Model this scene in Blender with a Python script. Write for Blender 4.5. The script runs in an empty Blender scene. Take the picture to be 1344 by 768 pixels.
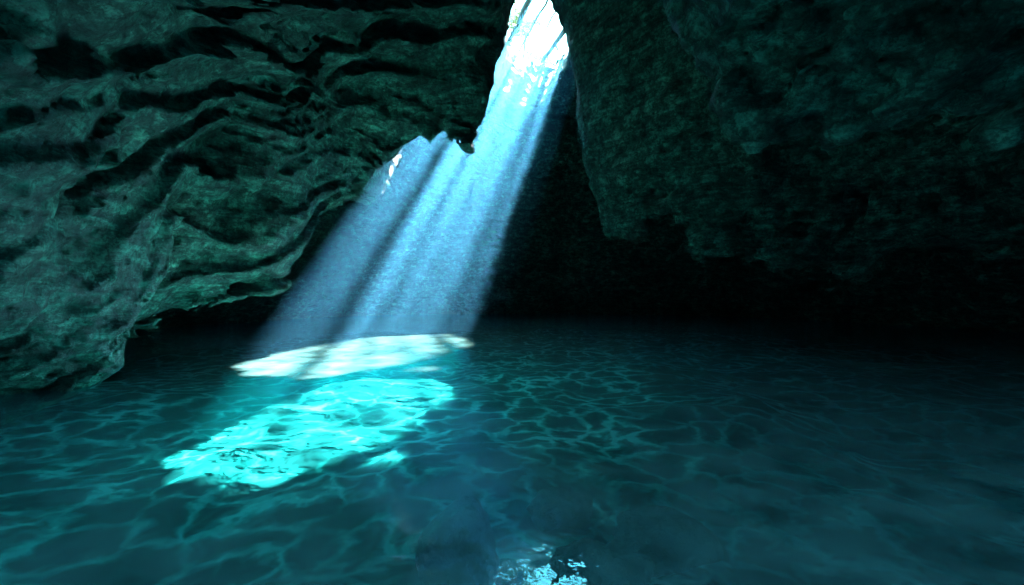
import bpy, math, time
import numpy as np
from mathutils import Vector
T0=time.time()
sc=bpy.context.scene
# ------------------------------------------------------------------ sun
SD=np.array([.342,1.0,1.168]); SDN=SD/np.linalg.norm(SD)
ELEV=math.asin(SDN[2]); AZ=math.atan2(SD[0],SD[1])

# ------------------------------------------------------------------ noise
def perlin(x,y,z,seed=0):
    xf=np.floor(x);yf=np.floor(y);zf=np.floor(z)
    fx=(x-xf).astype(np.float32);fy=(y-yf).astype(np.float32);fz=(z-zf).astype(np.float32)
    xi=xf.astype(np.int64).astype(np.uint32);yi=yf.astype(np.int64).astype(np.uint32);zi=zf.astype(np.int64).astype(np.uint32)
    u=fx*fx*fx*(fx*(fx*6-15)+10);v=fy*fy*fy*(fy*(fy*6-15)+10);w=fz*fz*fz*(fz*(fz*6-15)+10)
    def g(a,b,c):
        h=(xi+np.uint32(a))*np.uint32(374761393)+(yi+np.uint32(b))*np.uint32(668265263)+(zi+np.uint32(c))*np.uint32(2246822519)+np.uint32(seed*3266489+17)
        h=(h^(h>>np.uint32(13)))*np.uint32(1274126177)
        h=h^(h>>np.uint32(16)); h=h*np.uint32(2654435761); h=h^(h>>np.uint32(15))
        gx=(h&np.uint32(1023)).astype(np.float32)/511.5-1
        gy=((h>>np.uint32(10))&np.uint32(1023)).astype(np.float32)/511.5-1
        gz=((h>>np.uint32(20))&np.uint32(1023)).astype(np.float32)/511.5-1
        return gx*(fx-a)+gy*(fy-b)+gz*(fz-c)
    def l(a,b,t): return a+(b-a)*t
    return l(l(l(g(0,0,0),g(1,0,0),u),l(g(0,1,0),g(1,1,0),u),v),
             l(l(g(0,0,1),g(1,0,1),u),l(g(0,1,1),g(1,1,1),u),v),w)

# ------------------------------------------------------------------ helper: mesh from arrays
def mesh_obj(name,V,F,mat=None,smooth=True,parent=None):
    me=bpy.data.meshes.new(name)
    V=np.asarray(V,np.float32);F=np.asarray(F,np.int32)
    n=F.shape[1]
    me.vertices.add(len(V));me.vertices.foreach_set("co",V.ravel())
    me.loops.add(F.size);me.loops.foreach_set("vertex_index",F.ravel())
    me.polygons.add(len(F));me.polygons.foreach_set("loop_start",np.arange(0,F.size,n,dtype=np.int32))
    me.update(calc_edges=True);me.validate()
    if smooth: me.polygons.foreach_set("use_smooth",np.ones(len(me.polygons),bool))
    ob=bpy.data.objects.new(name,me);sc.collection.objects.link(ob)
    if mat: me.materials.append(mat)
    if parent: ob.parent=parent
    return ob

# ------------------------------------------------------------------ materials
def newmat(name):
    m=bpy.data.materials.new(name);m.use_nodes=True
    nt=m.node_tree;nt.nodes.clear()
    return m,nt,nt.nodes.new("ShaderNodeOutputMaterial")
def N(nt,t,**k):
    n=nt.nodes.new(t)
    for a,b in k.items():
        if a in n.inputs.keys(): n.inputs[a].default_value=b
        else: setattr(n,a,b)
    return n
def L(nt,a,b): nt.links.new(a,b)
def ramp(nt,fac,stops):
    r=nt.nodes.new("ShaderNodeValToRGB")
    while len(r.color_ramp.elements)<len(stops): r.color_ramp.elements.new(.5)
    for e,(p,c) in zip(r.color_ramp.elements,stops): e.position=p;e.color=(*c,1)
    L(nt,fac,r.inputs[0]);return r
def math_(nt,op,a,b=None,clamp=False):
    n=nt.nodes.new("ShaderNodeMath");n.operation=op;n.use_clamp=clamp
    for i,v in enumerate((a,b)):
        if v is None: continue
        if isinstance(v,(int,float)): n.inputs[i].default_value=v
        else: L(nt,v,n.inputs[i])
    return n.outputs[0]

def rock_material():
    m,nt,out=newmat("wet_limestone")
    tc=N(nt,"ShaderNodeNewGeometry")
    pos=tc.outputs["Position"]
    n1=N(nt,"ShaderNodeTexNoise",Scale=.35,Detail=5.0,Roughness=.6);L(nt,pos,n1.inputs["Vector"])
    n2=N(nt,"ShaderNodeTexNoise",Scale=1.8,Detail=12.0,Roughness=.72);L(nt,pos,n2.inputs["Vector"])
    n3=N(nt,"ShaderNodeTexNoise",Scale=8.0,Detail=8.0,Roughness=.78);L(nt,pos,n3.inputs["Vector"])
    mp=N(nt,"ShaderNodeMapping");mp.inputs["Rotation"].default_value=(math.radians(-32),math.radians(-8),0);mp.inputs["Scale"].default_value=(.6,.6,2.6);L(nt,pos,mp.inputs["Vector"])
    n4=N(nt,"ShaderNodeTexNoise",Scale=1.5,Detail=9.0,Roughness=.68,Distortion=.8);L(nt,mp.outputs[0],n4.inputs["Vector"])
    vo=N(nt,"ShaderNodeTexVoronoi",Scale=1.9);vo.feature='DISTANCE_TO_EDGE'
    wv=N(nt,"ShaderNodeVectorMath",operation='MULTIPLY_ADD');L(nt,n2.outputs["Color"],wv.inputs[0]);wv.inputs[1].default_value=(1.3,1.3,1.3);L(nt,pos,wv.inputs[2]);L(nt,wv.outputs[0],vo.inputs["Vector"])
    crack=N(nt,"ShaderNodeMapRange");L(nt,vo.outputs[0],crack.inputs[0]);crack.inputs[2].default_value=.10
    c1=ramp(nt,n1.outputs[0],[(.3,(.035,.17,.13)),(.5,(.08,.31,.235)),(.7,(.18,.43,.32))])
    mixn=math_(nt,'ADD',math_(nt,'MULTIPLY',n2.outputs[0],.42),math_(nt,'ADD',math_(nt,'MULTIPLY',n3.outputs[0],.25),math_(nt,'MULTIPLY',n4.outputs[0],.33)))
    c2=ramp(nt,mixn,[(.41,(.05,.05,.05)),(.5,(.55,.55,.55)),(.6,(2.3,2.3,2.2))])  # stone tone plus cavity shade painted into the colour
    mx=N(nt,"ShaderNodeMix",data_type='RGBA',blend_type='MULTIPLY');mx.inputs[0].default_value=.97
    L(nt,c1.outputs[0],mx.inputs[6]);L(nt,c2.outputs[0],mx.inputs[7])
    ck=N(nt,"ShaderNodeMapRange");L(nt,crack.outputs[0],ck.inputs[0]);ck.inputs[3].default_value=.4  # crevice shade painted in along the cracks
    mx2=N(nt,"ShaderNodeMix",data_type='RGBA',blend_type='MULTIPLY');mx2.inputs[0].default_value=1
    L(nt,mx.outputs[2],mx2.inputs[6]);L(nt,ck.outputs[0],mx2.inputs[7])
    h=math_(nt,'ADD',math_(nt,'MULTIPLY',n2.outputs[0],.8),math_(nt,'MULTIPLY',n3.outputs[0],.35))
    h=math_(nt,'ADD',h,math_(nt,'MULTIPLY',n4.outputs[0],.75))
    h=math_(nt,'ADD',h,math_(nt,'MULTIPLY',crack.outputs[0],.12))
    bp=N(nt,"ShaderNodeBump",Strength=1.0,Distance=1.4);L(nt,h,bp.inputs["Height"])
    p=N(nt,"ShaderNodeBsdfPrincipled");L(nt,mx2.outputs[2],p.inputs["Base Color"]);L(nt,bp.outputs[0],p.inputs["Normal"])
    r=ramp(nt,n2.outputs[0],[(.3,(.35,)*3),(.7,(.75,)*3)]);L(nt,r.outputs[0],p.inputs["Roughness"])
    p.inputs["Specular IOR Level"].default_value=.3
    L(nt,p.outputs[0],out.inputs[0]);return m
ROCK=rock_material()

# ------------------------------------------------------------------ cave rock: implicit field
# ceiling height control points (x, y, z) in metres
CP=[ # left overhang, hanging lip
(-13.5,5,.2),(-10.8,7,.3),(-9.8,8.5,.55),(-9.4,9.6,.8),(-9.0,11,1.8),(-9.6,13,2.4),(-7.8,16,3.0),(-8.2,18,4.3),(-7.6,21,6.3),(-8,22.5,8.3),
(-3.75,20,8.5),(-1.7,19,8.4),(-1.2,18,9.8),(-2,16.5,11.0),(-.4,15,11.8),
# left overhang face
(-5.6,5,5.3),(-5,8,7.2),(-3.5,12,9.9),(-7,8,5.2),(-7.5,12,6.8),(-5.9,16,9.2),(-8.6,9,3.3),(-9.2,12.3,3.6),(-8.6,7.5,1.9),(-8.2,5.5,3.4),(-9.5,3,2.0),(-2,6,7.5),(-1,10,10.2),
# behind the left lip
(-14,12,3.0),(-13,17,5.),(-12,24,9),(-10,30,13),(-6,26,12.5),(-3,24,13),(-18,10,2.4),(-18,20,4),
# central corridor
(1.5,6,9),(2,10,13),(2,15,18),(2.5,20,22),(2,26,26),(3,32,28),(-3,32,23),(6,27,19),(6.2,32,22),(1,12,14),
# right near overhang
(3.2,9,8.4),(4,11,7.6),(5.8,11.5,6.2),(7.2,11.5,5.8),(8.6,12.2,7.4),(9.8,10.6,5.9),(11.3,9.6,4.4),(5.7,8,6.9),(7.9,7,6.3),(9.6,8,5.4),
(4.6,13.5,14),(6.2,13.6,14),(8,14,14),(10.5,13,11),(12.5,12,8.5),
# right wall and its lip
(7.2,24,11.6),(8.4,22,7.2),(5.8,22.5,4.4),(8.5,21.5,4.4),(4.7,24.5,6.2),(11.5,21,4.0),(14.3,20,3.3),(20.3,18,2.9),(11.5,18,6.8),(13.8,16.5,5.8),(15.6,14,4.6),(18,11,3.2),(6.5,36,20),(9,30,15),(5.6,30,14),(6,38,18),
# behind right lip
(6,27.5,9),(12,27,7),(20,24,5.5),(14,36,7),(22,32,5),
# back
(3,45,13),(0,46,12),(9,44,15),(-6,40,14),(-12,38,10),(0,51,4),(10,50,4),(-12,48,3),(20,44,3),
# closing walls
(0,57,-6),(12,57,-6),(24,54,-6),(-14,56,-6),(-24,40,-5),(-24,20,-5),(-24,6,-5),(32,40,-6),(32,20,-5),(28,8,-4),(-24,54,-6),
# roof over the viewer and unseen mouth behind, shaped to let skylight in
(-15,-5,2),(-9,-5,7.5),(0,-5,8.8),(7,-5,7.6),(12,-5,5.5),(17,-5,2),(-7,0,5.2),(0,0,7.4),(7,1,6.9),(12,1,5),(-14,-1,-1),(22,-5,-4),(20,4,1),
]
CP=np.array(CP,float)
def phi(r2): return np.sqrt(r2+.6)
A=phi(((CP[:,None,:2]-CP[None,:,:2])**2).sum(-1))
A=np.block([[A,np.ones((len(CP),1))],[np.ones((1,len(CP))),np.zeros((1,1))]])
A[:len(CP),:len(CP)]-=np.eye(len(CP))*.02
W=np.linalg.solve(A,np.append(CP[:,2],0))
def axis(pieces):
    a=[pieces[0][0]]
    for s,e,d0,d1 in pieces:
        n=max(2,int(round((e-s)/((d0+d1)/2))));t=np.linspace(0,1,n+1)
        x=(d0*t+(d1-d0)*t*t/2);x=s+(e-s)*x/x[-1];a+=list(x[1:])
    return np.array(a)
X=axis([(-25,-13,.5,.16),(-13,9,.12,.12),(9,33,.14,.5)])
Y=axis([(-7,3,.5,.14),(3,20,.12,.14),(20,58,.16,.45)])
Z=axis([(-3,0,.4,.13),(0,12,.12,.12),(12,34,.15,.3)])
print("grid",len(X),len(Y),len(Z))
gx,gy=np.meshgrid(X,Y,indexing='ij')
C=np.full(gx.shape,W[-1])
for (cx,cy,_),w in zip(CP,W[:-1]): C+=w*phi((gx-cx)**2+(gy-cy)**2)
nx,ny,nz=len(X),len(Y),len(Z)
F=(Z[None,None,:]-C[:,:,None]).astype(np.float32)
near=np.abs(F)<4.5
# sun column footprint (projected along the sun to z=0)
FA=math.atan2(2.1,13.2)
def foot(x,y,z):
    u=x-SD[0]/SD[2]*z;v=y-SD[1]/SD[2]*z
    du=u+5.1;dv=v-17.8
    return du*math.cos(FA)-dv*math.sin(FA),du*math.sin(FA)+dv*math.cos(FA)
def unfoot(s,t,z):
    return Vector((-5.1+s*math.cos(FA)+t*math.sin(FA)+SD[0]/SD[2]*z,17.8-s*math.sin(FA)+t*math.cos(FA)+SD[1]/SD[2]*z,z))
XX=np.broadcast_to(X.astype(np.float32)[:,None,None],F.shape);YY=np.broadcast_to(Y.astype(np.float32)[None,:,None],F.shape);ZZ=np.broadcast_to(Z.astype(np.float32)[None,None,:],F.shape)
s,t=foot(XX,YY,ZZ)
ang=np.arctan2(t/6.9,s/3.1)
jag=.04*np.sin(ang*5+1)+.03*np.sin(ang*11+ZZ*.25)+.02*np.sin(ang*23-ZZ*.6)
col0=((np.sqrt((s/3.1)**2+(t/6.9)**2)-1-jag)*3.2).astype(np.float32)
col=np.where(ZZ<2.5,99,col0).astype(np.float32)
del ang,jag,s,t
# crater above, open to the sky
rc=np.sqrt(((XX-2.4)/4.4)**2+((YY-41)/8.5)**2)
cr=((rc-1)*5-(ZZ-27)*.9).astype(np.float32);cr=np.maximum(cr,(26.6-ZZ).astype(np.float32))
beam_limiting_collar=np.minimum(1.0-np.abs(ZZ-26.2),col0).astype(np.float32)  # rock slab added around the opening to limit the sunbeam
beam_limiting_collar=np.where((np.abs(XX-2)<16)&(YY>18),beam_limiting_collar,-9).astype(np.float32)
near|=(np.minimum(np.abs(col),np.abs(cr))<2.5)&(F>-5)
near|=np.abs(ZZ-29.5)<2.5
near|=np.abs(beam_limiting_collar)<1.
ii=np.nonzero(near)
x=X[ii[0]].astype(np.float32);y=Y[ii[1]].astype(np.float32);z=Z[ii[2]].astype(np.float32)
print("noise pts",len(x),time.time()-T0)
w1=perlin(x*.22,y*.22,z*.22,1);w2=perlin(x*.22+9,y*.22+5,z*.22,2);w3=perlin(x*.6,y*.6,z*.6,9)
lump=w1*2.2+perlin((x+w2*2)*.5,(y+w1*2)*.5,z*.5,3)*1.3
rid=1-2*np.abs(perlin(x*.8+w1*2,y*.8,z*.95+w2*2,4)); rid2=1-2*np.abs(perlin(x*1.6+w2*3,y*1.6,z*1.9,5))
rid3=1-2*np.abs(perlin(x*3.0+w3*2,y*3.0,z*3.3,6))
leftw=np.clip((1.5-x)/3,0,1)*np.clip((30-y)/6,0,1)
bed=z+.2*x-.62*y+w1*1.9+w2*1.4+w3*1.0
bedr=z*.9-.25*x+.2*y+w1*3+w3*.8
def saw(t):
    q=t-np.floor(t);return np.where(q<.86,(q/.86)**1.3,(1-q)/.14)
a1=perlin(x*.3,y*.3,z*.3,8);amp=np.clip(a1*2.6+.75,.45,1);ampb=np.clip(.45-a1*2.6,.1,1);amp2=np.clip(w3*2.5+.6,0,1)
strata=(saw(bed/1.5)*1.05*amp+saw(bed/.77+.3)*.5*ampb+saw(bed/.37+w2*3)*.28*amp2)*leftw+(saw(bedr/2.1)*.8*amp+saw(bedr/.7)*.3*amp2)*(1-leftw)
nn=lump*.8+strata-rid*(.7-.3*leftw)-(.5-.1*leftw)*rid2-.24*rid3+.1
nf=F[ii]+nn*np.clip(.35+y/14,0.2,1.0)
tt=29.3+lump*.5-z
colj=col[ii]+.12*rid+.15*w1
crj=cr[ii]+lump*.9-.6*rid-.3*rid2
nf=np.minimum(np.minimum(np.maximum(nf,beam_limiting_collar[ii]+.15*rid+.1*w1),tt),np.minimum(colj,crj))
F=np.minimum(np.minimum(np.maximum(F,beam_limiting_collar),29.5-ZZ),np.minimum(col,cr)).astype(np.float32)
F[ii]=nf
F=np.minimum(F,YY+5.2+.25*np.sin(ZZ*1.3)+.3*np.sin(XX*.8)).astype(np.float32)
del rc,nf,nn,strata,bed,bedr,rid,rid2,rid3,beam_limiting_collar,col0
print("field",time.time()-T0)
# ------------------------------------------------------------------ surface nets
S=F>0
cnt=np.zeros((nx-1,ny-1,nz-1),np.int8)
for a in(0,1):
    for b in(0,1):
        for c in(0,1): cnt+=S[a:nx-1+a,b:ny-1+b,c:nz-1+c]
act=np.nonzero((cnt>0)&(cnt<8));ia,ja,ka=act
vid=np.full(cnt.shape,-1,np.int32);vid[act]=np.arange(len(ia))
P=np.zeros((len(ia),3));K=np.zeros(len(ia))
for ax in range(3):
    for p in(0,1):
        for q in(0,1):
            o=[0,0,0];o[(ax+1)%3]=p;o[(ax+2)%3]=q
            e=list(o);e[ax]=1
            fa=F[ia+o[0],ja+o[1],ka+o[2]];fb=F[ia+e[0],ja+e[1],ka+e[2]]
            m=(fa>0)!=(fb>0);tt=np.where(m,fa/np.where(m,fa-fb,1),0)
            A0=np.stack([X[ia+o[0]],Y[ja+o[1]],Z[ka+o[2]]],1);B0=np.stack([X[ia+e[0]],Y[ja+e[1]],Z[ka+e[2]]],1)
            P+=np.where(m[:,None],A0+(B0-A0)*tt[:,None],0);K+=m
P/=K[:,None]
quads=[]
def addq(a,b,c,d,sgn):
    q=np.stack([a,b,c,d],1);q[sgn]=q[sgn][:,::-1];quads.append(q)
e=np.nonzero(S[:-1,1:-1,1:-1]!=S[1:,1:-1,1:-1]);i,j,k=e[0],e[1]+1,e[2]+1
addq(vid[i,j-1,k-1],vid[i,j,k-1],vid[i,j,k],vid[i,j-1,k],~S[i,j,k])
e=np.nonzero(S[1:-1,:-1,1:-1]!=S[1:-1,1:,1:-1]);i,j,k=e[0]+1,e[1],e[2]+1
addq(vid[i-1,j,k-1],vid[i-1,j,k],vid[i,j,k],vid[i,j,k-1],~S[i,j,k])
e=np.nonzero(S[1:-1,1:-1,:-1]!=S[1:-1,1:-1,1:]);i,j,k=e[0]+1,e[1]+1,e[2]
addq(vid[i-1,j-1,k],vid[i,j-1,k],vid[i,j,k],vid[i-1,j,k],~S[i,j,k])
Q=np.concatenate(quads);Q=Q[(Q>=0).all(1)]
cave=mesh_obj("limestone_cave",P,Q,ROCK)
print("cave",len(P),len(Q),time.time()-T0)
del F,S,near,col,cr,cnt,vid

def grid_faces(n,m):
    i,j=np.meshgrid(np.arange(n-1),np.arange(m-1),indexing='ij');a=(i*m+j).ravel()
    return np.stack([a,a+m,a+m+1,a+1],1)
# unseen bank added behind the viewer to block low sky light
cx=np.linspace(-60,60,160);cv=np.linspace(0,1,40)
GX,GV=np.meshgrid(cx,cv,indexing='ij')
GY=-14-GV*7+perlin(GX*.2,GV*4,GX*0,31)*2;GZ=-3+13*np.sqrt(GV)+perlin(GX*.15,GV*3,GX*0+2,32)*2
mesh_obj("sky_blocking_bank",np.stack([GX,GY,GZ],-1).reshape(-1,3),grid_faces(160,40),ROCK)

# ------------------------------------------------------------------ pool bed
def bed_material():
    m,nt,out=newmat("painted_caustic_bed")
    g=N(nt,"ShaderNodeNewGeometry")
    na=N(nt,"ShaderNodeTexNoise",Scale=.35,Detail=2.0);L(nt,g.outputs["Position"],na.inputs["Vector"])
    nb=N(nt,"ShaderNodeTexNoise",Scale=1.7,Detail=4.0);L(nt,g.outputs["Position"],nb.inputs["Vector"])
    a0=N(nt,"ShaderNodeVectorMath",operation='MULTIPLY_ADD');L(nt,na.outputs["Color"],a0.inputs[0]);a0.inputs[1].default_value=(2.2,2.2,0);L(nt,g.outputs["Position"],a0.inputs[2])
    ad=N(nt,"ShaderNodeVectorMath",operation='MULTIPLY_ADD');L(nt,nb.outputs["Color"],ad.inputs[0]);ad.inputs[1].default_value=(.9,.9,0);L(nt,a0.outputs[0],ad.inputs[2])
    def caustic_web(sc_,w):  # caustic light web, painted into the bed colour
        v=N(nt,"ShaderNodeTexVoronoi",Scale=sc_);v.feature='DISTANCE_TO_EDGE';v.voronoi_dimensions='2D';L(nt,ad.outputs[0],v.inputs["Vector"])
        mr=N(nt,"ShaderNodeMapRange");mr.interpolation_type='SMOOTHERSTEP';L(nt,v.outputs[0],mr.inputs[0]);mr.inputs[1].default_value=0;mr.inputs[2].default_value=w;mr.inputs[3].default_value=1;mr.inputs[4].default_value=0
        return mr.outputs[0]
    a=caustic_web(.85,.17);a2=caustic_web(.85,.45);b=caustic_web(1.9,.3)
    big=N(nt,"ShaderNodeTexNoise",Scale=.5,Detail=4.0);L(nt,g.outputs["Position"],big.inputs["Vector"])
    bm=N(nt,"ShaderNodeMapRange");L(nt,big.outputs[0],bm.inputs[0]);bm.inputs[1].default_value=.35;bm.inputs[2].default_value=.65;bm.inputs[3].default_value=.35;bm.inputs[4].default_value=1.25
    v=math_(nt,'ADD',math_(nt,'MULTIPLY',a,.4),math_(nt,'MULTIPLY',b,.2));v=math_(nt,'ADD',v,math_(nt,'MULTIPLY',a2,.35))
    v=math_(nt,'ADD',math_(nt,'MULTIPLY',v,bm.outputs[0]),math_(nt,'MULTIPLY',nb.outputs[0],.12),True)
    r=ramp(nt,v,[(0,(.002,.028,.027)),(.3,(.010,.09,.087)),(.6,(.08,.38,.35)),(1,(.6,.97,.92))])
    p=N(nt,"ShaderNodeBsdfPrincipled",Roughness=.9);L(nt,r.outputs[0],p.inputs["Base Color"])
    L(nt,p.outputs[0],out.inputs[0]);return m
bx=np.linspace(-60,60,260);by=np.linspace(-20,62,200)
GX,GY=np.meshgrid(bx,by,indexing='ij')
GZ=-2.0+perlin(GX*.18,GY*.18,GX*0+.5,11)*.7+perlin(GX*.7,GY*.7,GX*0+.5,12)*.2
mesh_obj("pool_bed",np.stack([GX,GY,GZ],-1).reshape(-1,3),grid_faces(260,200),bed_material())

# submerged boulders
def simple_mat(name,c,tl=0,bump=0):
    m,nt,out=newmat(name);g=N(nt,"ShaderNodeNewGeometry")
    n=N(nt,"ShaderNodeTexNoise",Scale=3.0,Detail=6.0);L(nt,g.outputs["Position"],n.inputs["Vector"])
    r=ramp(nt,n.outputs[0],[(.3,tuple(x*.6 for x in c)),(.7,tuple(x*1.4 for x in c))])
    p=N(nt,"ShaderNodeBsdfPrincipled",Roughness=.7);L(nt,r.outputs[0],p.inputs["Base Color"]);last=p.outputs[0]
    if bump:
        b=N(nt,"ShaderNodeBump",Strength=1.0,Distance=bump);L(nt,n.outputs[0],b.inputs["Height"]);L(nt,b.outputs[0],p.inputs["Normal"])
    if tl:
        t=N(nt,"ShaderNodeBsdfTranslucent");L(nt,r.outputs[0],t.inputs[0]);mx=N(nt,"ShaderNodeMixShader");mx.inputs[0].default_value=tl
        L(nt,last,mx.inputs[1]);L(nt,t.outputs[0],mx.inputs[2]);last=mx.outputs[0]
    L(nt,last,out.inputs[0]);return m
BOUL=simple_mat("dark_wet_stone",(.004,.014,.014),0,.3)
import bmesh
def boulder(loc,sx,sy,sz,seed):
    bm=bmesh.new();bmesh.ops.create_icosphere(bm,subdivisions=5,radius=1)
    co=np.array([v.co[:] for v in bm.verts])
    d=1+perlin(co[:,0]*1.1+seed,co[:,1]*1.1,co[:,2]*1.1,seed)*.7+(1-2*np.abs(perlin(co[:,0]*2.3,co[:,1]*2.3+seed,co[:,2]*2.3,seed+1)))*.14
    for v,k in zip(bm.verts,d): v.co=Vector((v.co.x*k*sx,v.co.y*k*sy,v.co.z*k*sz))
    me=bpy.data.meshes.new("submerged_boulder");bm.to_mesh(me);bm.free();me.materials.append(BOUL)
    me.polygons.foreach_set("use_smooth",np.ones(len(me.polygons),bool))
    o=bpy.data.objects.new("submerged_boulder",me);o.location=loc;sc.collection.objects.link(o)
boulder((-.75,6.2,-1.6),.5,.8,.6,3)
boulder((1.1,5.9,-1.7),.6,.5,.5,7)
boulder((2.3,7.2,-1.9),.7,.6,.4,9)
boulder((.9,8.4,-1.9),.5,.6,.3,12)

# ------------------------------------------------------------------ water
def water_material():
    m,nt,out=newmat("clear_teal_water")
    g=N(nt,"ShaderNodeNewGeometry")
    n1=N(nt,"ShaderNodeTexNoise",Scale=1.3,Detail=3.0,Roughness=.5,Distortion=.6);L(nt,g.outputs["Position"],n1.inputs["Vector"])
    n2=N(nt,"ShaderNodeTexNoise",Scale=5.0,Detail=3.0);L(nt,g.outputs["Position"],n2.inputs["Vector"])
    h=math_(nt,'ADD',math_(nt,'MULTIPLY',n1.outputs[0],.12),math_(nt,'MULTIPLY',n2.outputs[0],.02))
    bp=N(nt,"ShaderNodeBump",Strength=.24,Distance=1.0);L(nt,h,bp.inputs["Height"])
    tr=N(nt,"ShaderNodeBsdfTransparent");tr.inputs[0].default_value=(.26,.93,.93,1)
    df=N(nt,"ShaderNodeBsdfDiffuse");df.inputs[0].default_value=(.40,.97,.93,1);L(nt,bp.outputs[0],df.inputs["Normal"])
    mk=N(nt,"ShaderNodeMapRange");L(nt,n1.outputs[0],mk.inputs[0]);mk.inputs[1].default_value=.35;mk.inputs[2].default_value=.6;mk.inputs[3].default_value=.055;mk.inputs[4].default_value=.13
    m1=N(nt,"ShaderNodeMixShader");L(nt,mk.outputs[0],m1.inputs[0]);L(nt,tr.outputs[0],m1.inputs[1]);L(nt,df.outputs[0],m1.inputs[2])
    gl=N(nt,"ShaderNodeBsdfGlossy");gl.inputs["Roughness"].default_value=.035;gl.inputs[0].default_value=(.28,.75,1,1);L(nt,bp.outputs[0],gl.inputs["Normal"])
    fr=N(nt,"ShaderNodeFresnel",IOR=1.45);L(nt,bp.outputs[0],fr.inputs["Normal"])
    m2=N(nt,"ShaderNodeMixShader");L(nt,fr.outputs[0],m2.inputs[0]);L(nt,m1.outputs[0],m2.inputs[1]);L(nt,gl.outputs[0],m2.inputs[2])
    L(nt,m2.outputs[0],out.inputs[0]);return m
wx=np.concatenate([np.linspace(-60,-26,40),np.linspace(-25.8,34,380),np.linspace(35,60,30)]);wy=np.concatenate([np.linspace(-20,-2,60),np.linspace(-1.9,14,200),np.linspace(14.1,62,240)])
GX,GY=np.meshgrid(wx,wy,indexing='ij')
GZ=perlin(GX*.9,GY*.9,GX*0+.3,21)*.025+perlin(GX*.35,GY*.4,GX*0+.3,22)*.035
mesh_obj("water",np.stack([GX,GY,GZ],-1).reshape(-1,3),grid_faces(450,500),water_material())

# ------------------------------------------------------------------ mist hanging in the sun column
def volume_mat(name,dens,colr,g):
    m,nt,out=newmat(name)
    v=N(nt,"ShaderNodeVolumeScatter",Density=dens,Anisotropy=g);v.inputs["Color"].default_value=(*colr,1)
    L(nt,v.outputs[0],out.inputs["Volume"]);return m
def prism(name,z0,z1,a,b,mat):
    v=[tuple(unfoot(a*math.cos(i/40*2*math.pi),b*math.sin(i/40*2*math.pi),z)) for z in(z0,z1) for i in range(40)]
    me=bpy.data.meshes.new(name)
    me.from_pydata(v,[],[[i,(i+1)%40,40+(i+1)%40,40+i] for i in range(40)]+[list(range(39,-1,-1)),list(range(40,80))])
    ob=bpy.data.objects.new(name,me);sc.collection.objects.link(ob);me.materials.append(mat)
prism("sunlit_mist",.12,23,4.6,8.6,volume_mat("fine_mist",.0058,(.13,.60,1),.45))
prism("underwater_glow",-1.6,-.12,4.2,8.2,volume_mat("glow_scatter",.026,(.05,.85,.95),.3))  # scatter volume added for the glow under the light pool

# ------------------------------------------------------------------ trees on the rim
rng=np.random.default_rng(4)
BARK=simple_mat("bark",(.10,.08,.07));LEAF=simple_mat("leaves",(.09,.12,.04),.5)
def tube(V,Fc,p0,p1,ra,rb,n=6):
    d=(p1-p0).normalized();u=d.orthogonal().normalized();w=d.cross(u);b=len(V)
    for p,r in((p0,ra),(p1,rb)):
        for i in range(n):
            a=i/n*2*math.pi;V.append(tuple(p+(u*math.cos(a)+w*math.sin(a))*r))
    for i in range(n): Fc.append([b+i,b+(i+1)%n,b+n+(i+1)%n,b+n+i])
def tree(base,top,h,r0,leaves,spread=1.0,levels=4):
    root=bpy.data.objects.new("tree",None);sc.collection.objects.link(root)
    V=[];Fc=[];tips=[]
    def grow(p,d,l,r,lv):
        seg=4
        for i in range(seg):
            d=(d+Vector(rng.normal(0,.16,3))).normalized()
            q=p+d*l/seg;r2=r*.86;tube(V,Fc,p,q,r,r2);p=q;r=r2
            if lv<levels and i>=1 and rng.random()<.8:
                grow(p,(d+Vector(rng.normal(0,.62*spread,3))).normalized(),l*.62,r*.6,lv+1)
            if lv>=levels-1: tips.append(p.copy())
        if lv<levels: grow(p,(d+Vector(rng.normal(0,.4,3))).normalized(),l*.7,r*.85,lv+1)
    grow(Vector(base),(Vector(top)-Vector(base)).normalized(),h*.45,r0,0)
    mesh_obj("trunk_and_branches",V,Fc,BARK,True,root)
    tp=np.array([tuple(t) for t in tips]);n=leaves
    c=tp[rng.integers(0,len(tp),n)]+rng.normal(0,.28,(n,3))
    a=rng.normal(size=(n,3));a/=np.linalg.norm(a,axis=1)[:,None];b=rng.normal(size=(n,3));b=np.cross(a,b);b/=np.linalg.norm(b,axis=1)[:,None]
    sz=rng.uniform(.06,.15,(n,1))
    V2=np.stack([c-a*sz,c-b*sz*.5,c+a*sz,c+b*sz*.5],1).reshape(-1,3)
    mesh_obj("leaves",V2,np.arange(4*n).reshape(n,4),LEAF,False,root)
tree((7,51,28.6),(3.0,48,36),9,.34,1500,1.0)
tree((-3,52.5,29),(-1,50,36),9,.24,5000,1.2)
tree((1,57,28.6),(1.5,55,36),8,.2,6000,1.2)
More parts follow.
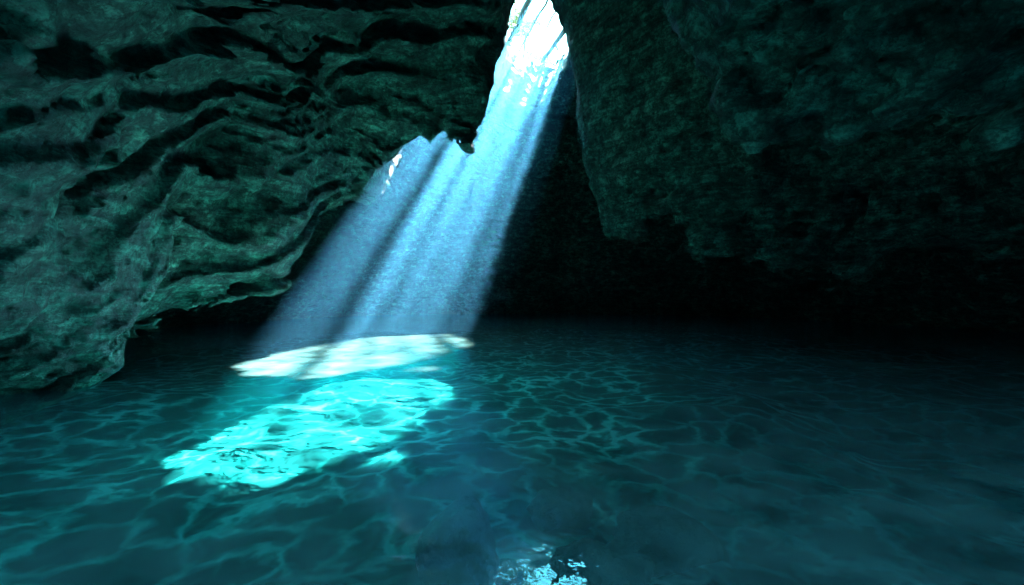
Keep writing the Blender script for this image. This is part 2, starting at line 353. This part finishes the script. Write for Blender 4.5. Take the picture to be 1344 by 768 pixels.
# trunks added across the opening to split the sunbeam into rays
def ray_splitter(c,z,r,t0=-9,t1=9):
    V=[];Fc=[];a=unfoot(c-.46*t0,t0,z);b=unfoot(c-.46*t1,t1,z+.8);p=a;n=14
    for i in range(n):
        q=a.lerp(b,(i+1)/n)+Vector(rng.normal(0,.06,3));tube(V,Fc,p,q,r*(1-.04*i),r*(1-.04*(i+1)),9)
        if i%3==1: tube(V,Fc,q,q+Vector(rng.normal(0,.7,3)),r*.35,r*.1,5)
        p=q
    mesh_obj("ray_splitting_trunk",V,Fc,BARK)
ray_splitter(-2.2,27.3,.34)
ray_splitter(-.6,27.8,.15)
ray_splitter(1.0,28.2,.12)
ray_splitter(2.9,27.5,.42)

# ------------------------------------------------------------------ world, sun, camera
w=bpy.data.worlds.new("World");sc.world=w;w.use_nodes=True;nt=w.node_tree
sky=nt.nodes.new("ShaderNodeTexSky");sky.sky_type='NISHITA';sky.sun_disc=False;sky.sun_elevation=ELEV;sky.sun_rotation=AZ
bg=nt.nodes["Background"];bg.inputs[1].default_value=2.3
tint=nt.nodes.new("ShaderNodeMix");tint.data_type='RGBA';tint.blend_type='MULTIPLY';tint.inputs[0].default_value=1;tint.inputs[7].default_value=(.5,1.12,1.0,1)
L(nt,sky.outputs[0],tint.inputs[6]);L(nt,tint.outputs[2],bg.inputs[0])
sl=bpy.data.lights.new("sun","SUN");sl.energy=165;sl.angle=math.radians(1.2);sl.color=(.9,.94,1.0)
so=bpy.data.objects.new("sun",sl);sc.collection.objects.link(so);so.rotation_mode='QUATERNION';so.rotation_quaternion=Vector(SDN).to_track_quat('Z','Y');so.location=(20,60,70)
cam=bpy.data.cameras.new("camera");co=bpy.data.objects.new("camera",cam);sc.collection.objects.link(co);sc.camera=co
co.location=(0,0,2);co.rotation_euler=(math.pi/2,0,0);cam.lens=16;cam.sensor_width=36;cam.shift_y=6/1344;cam.clip_end=500;cam.clip_start=.05
sc.view_settings.view_transform='Standard';sc.view_settings.look='None';sc.view_settings.exposure=0
print("done",time.time()-T0)
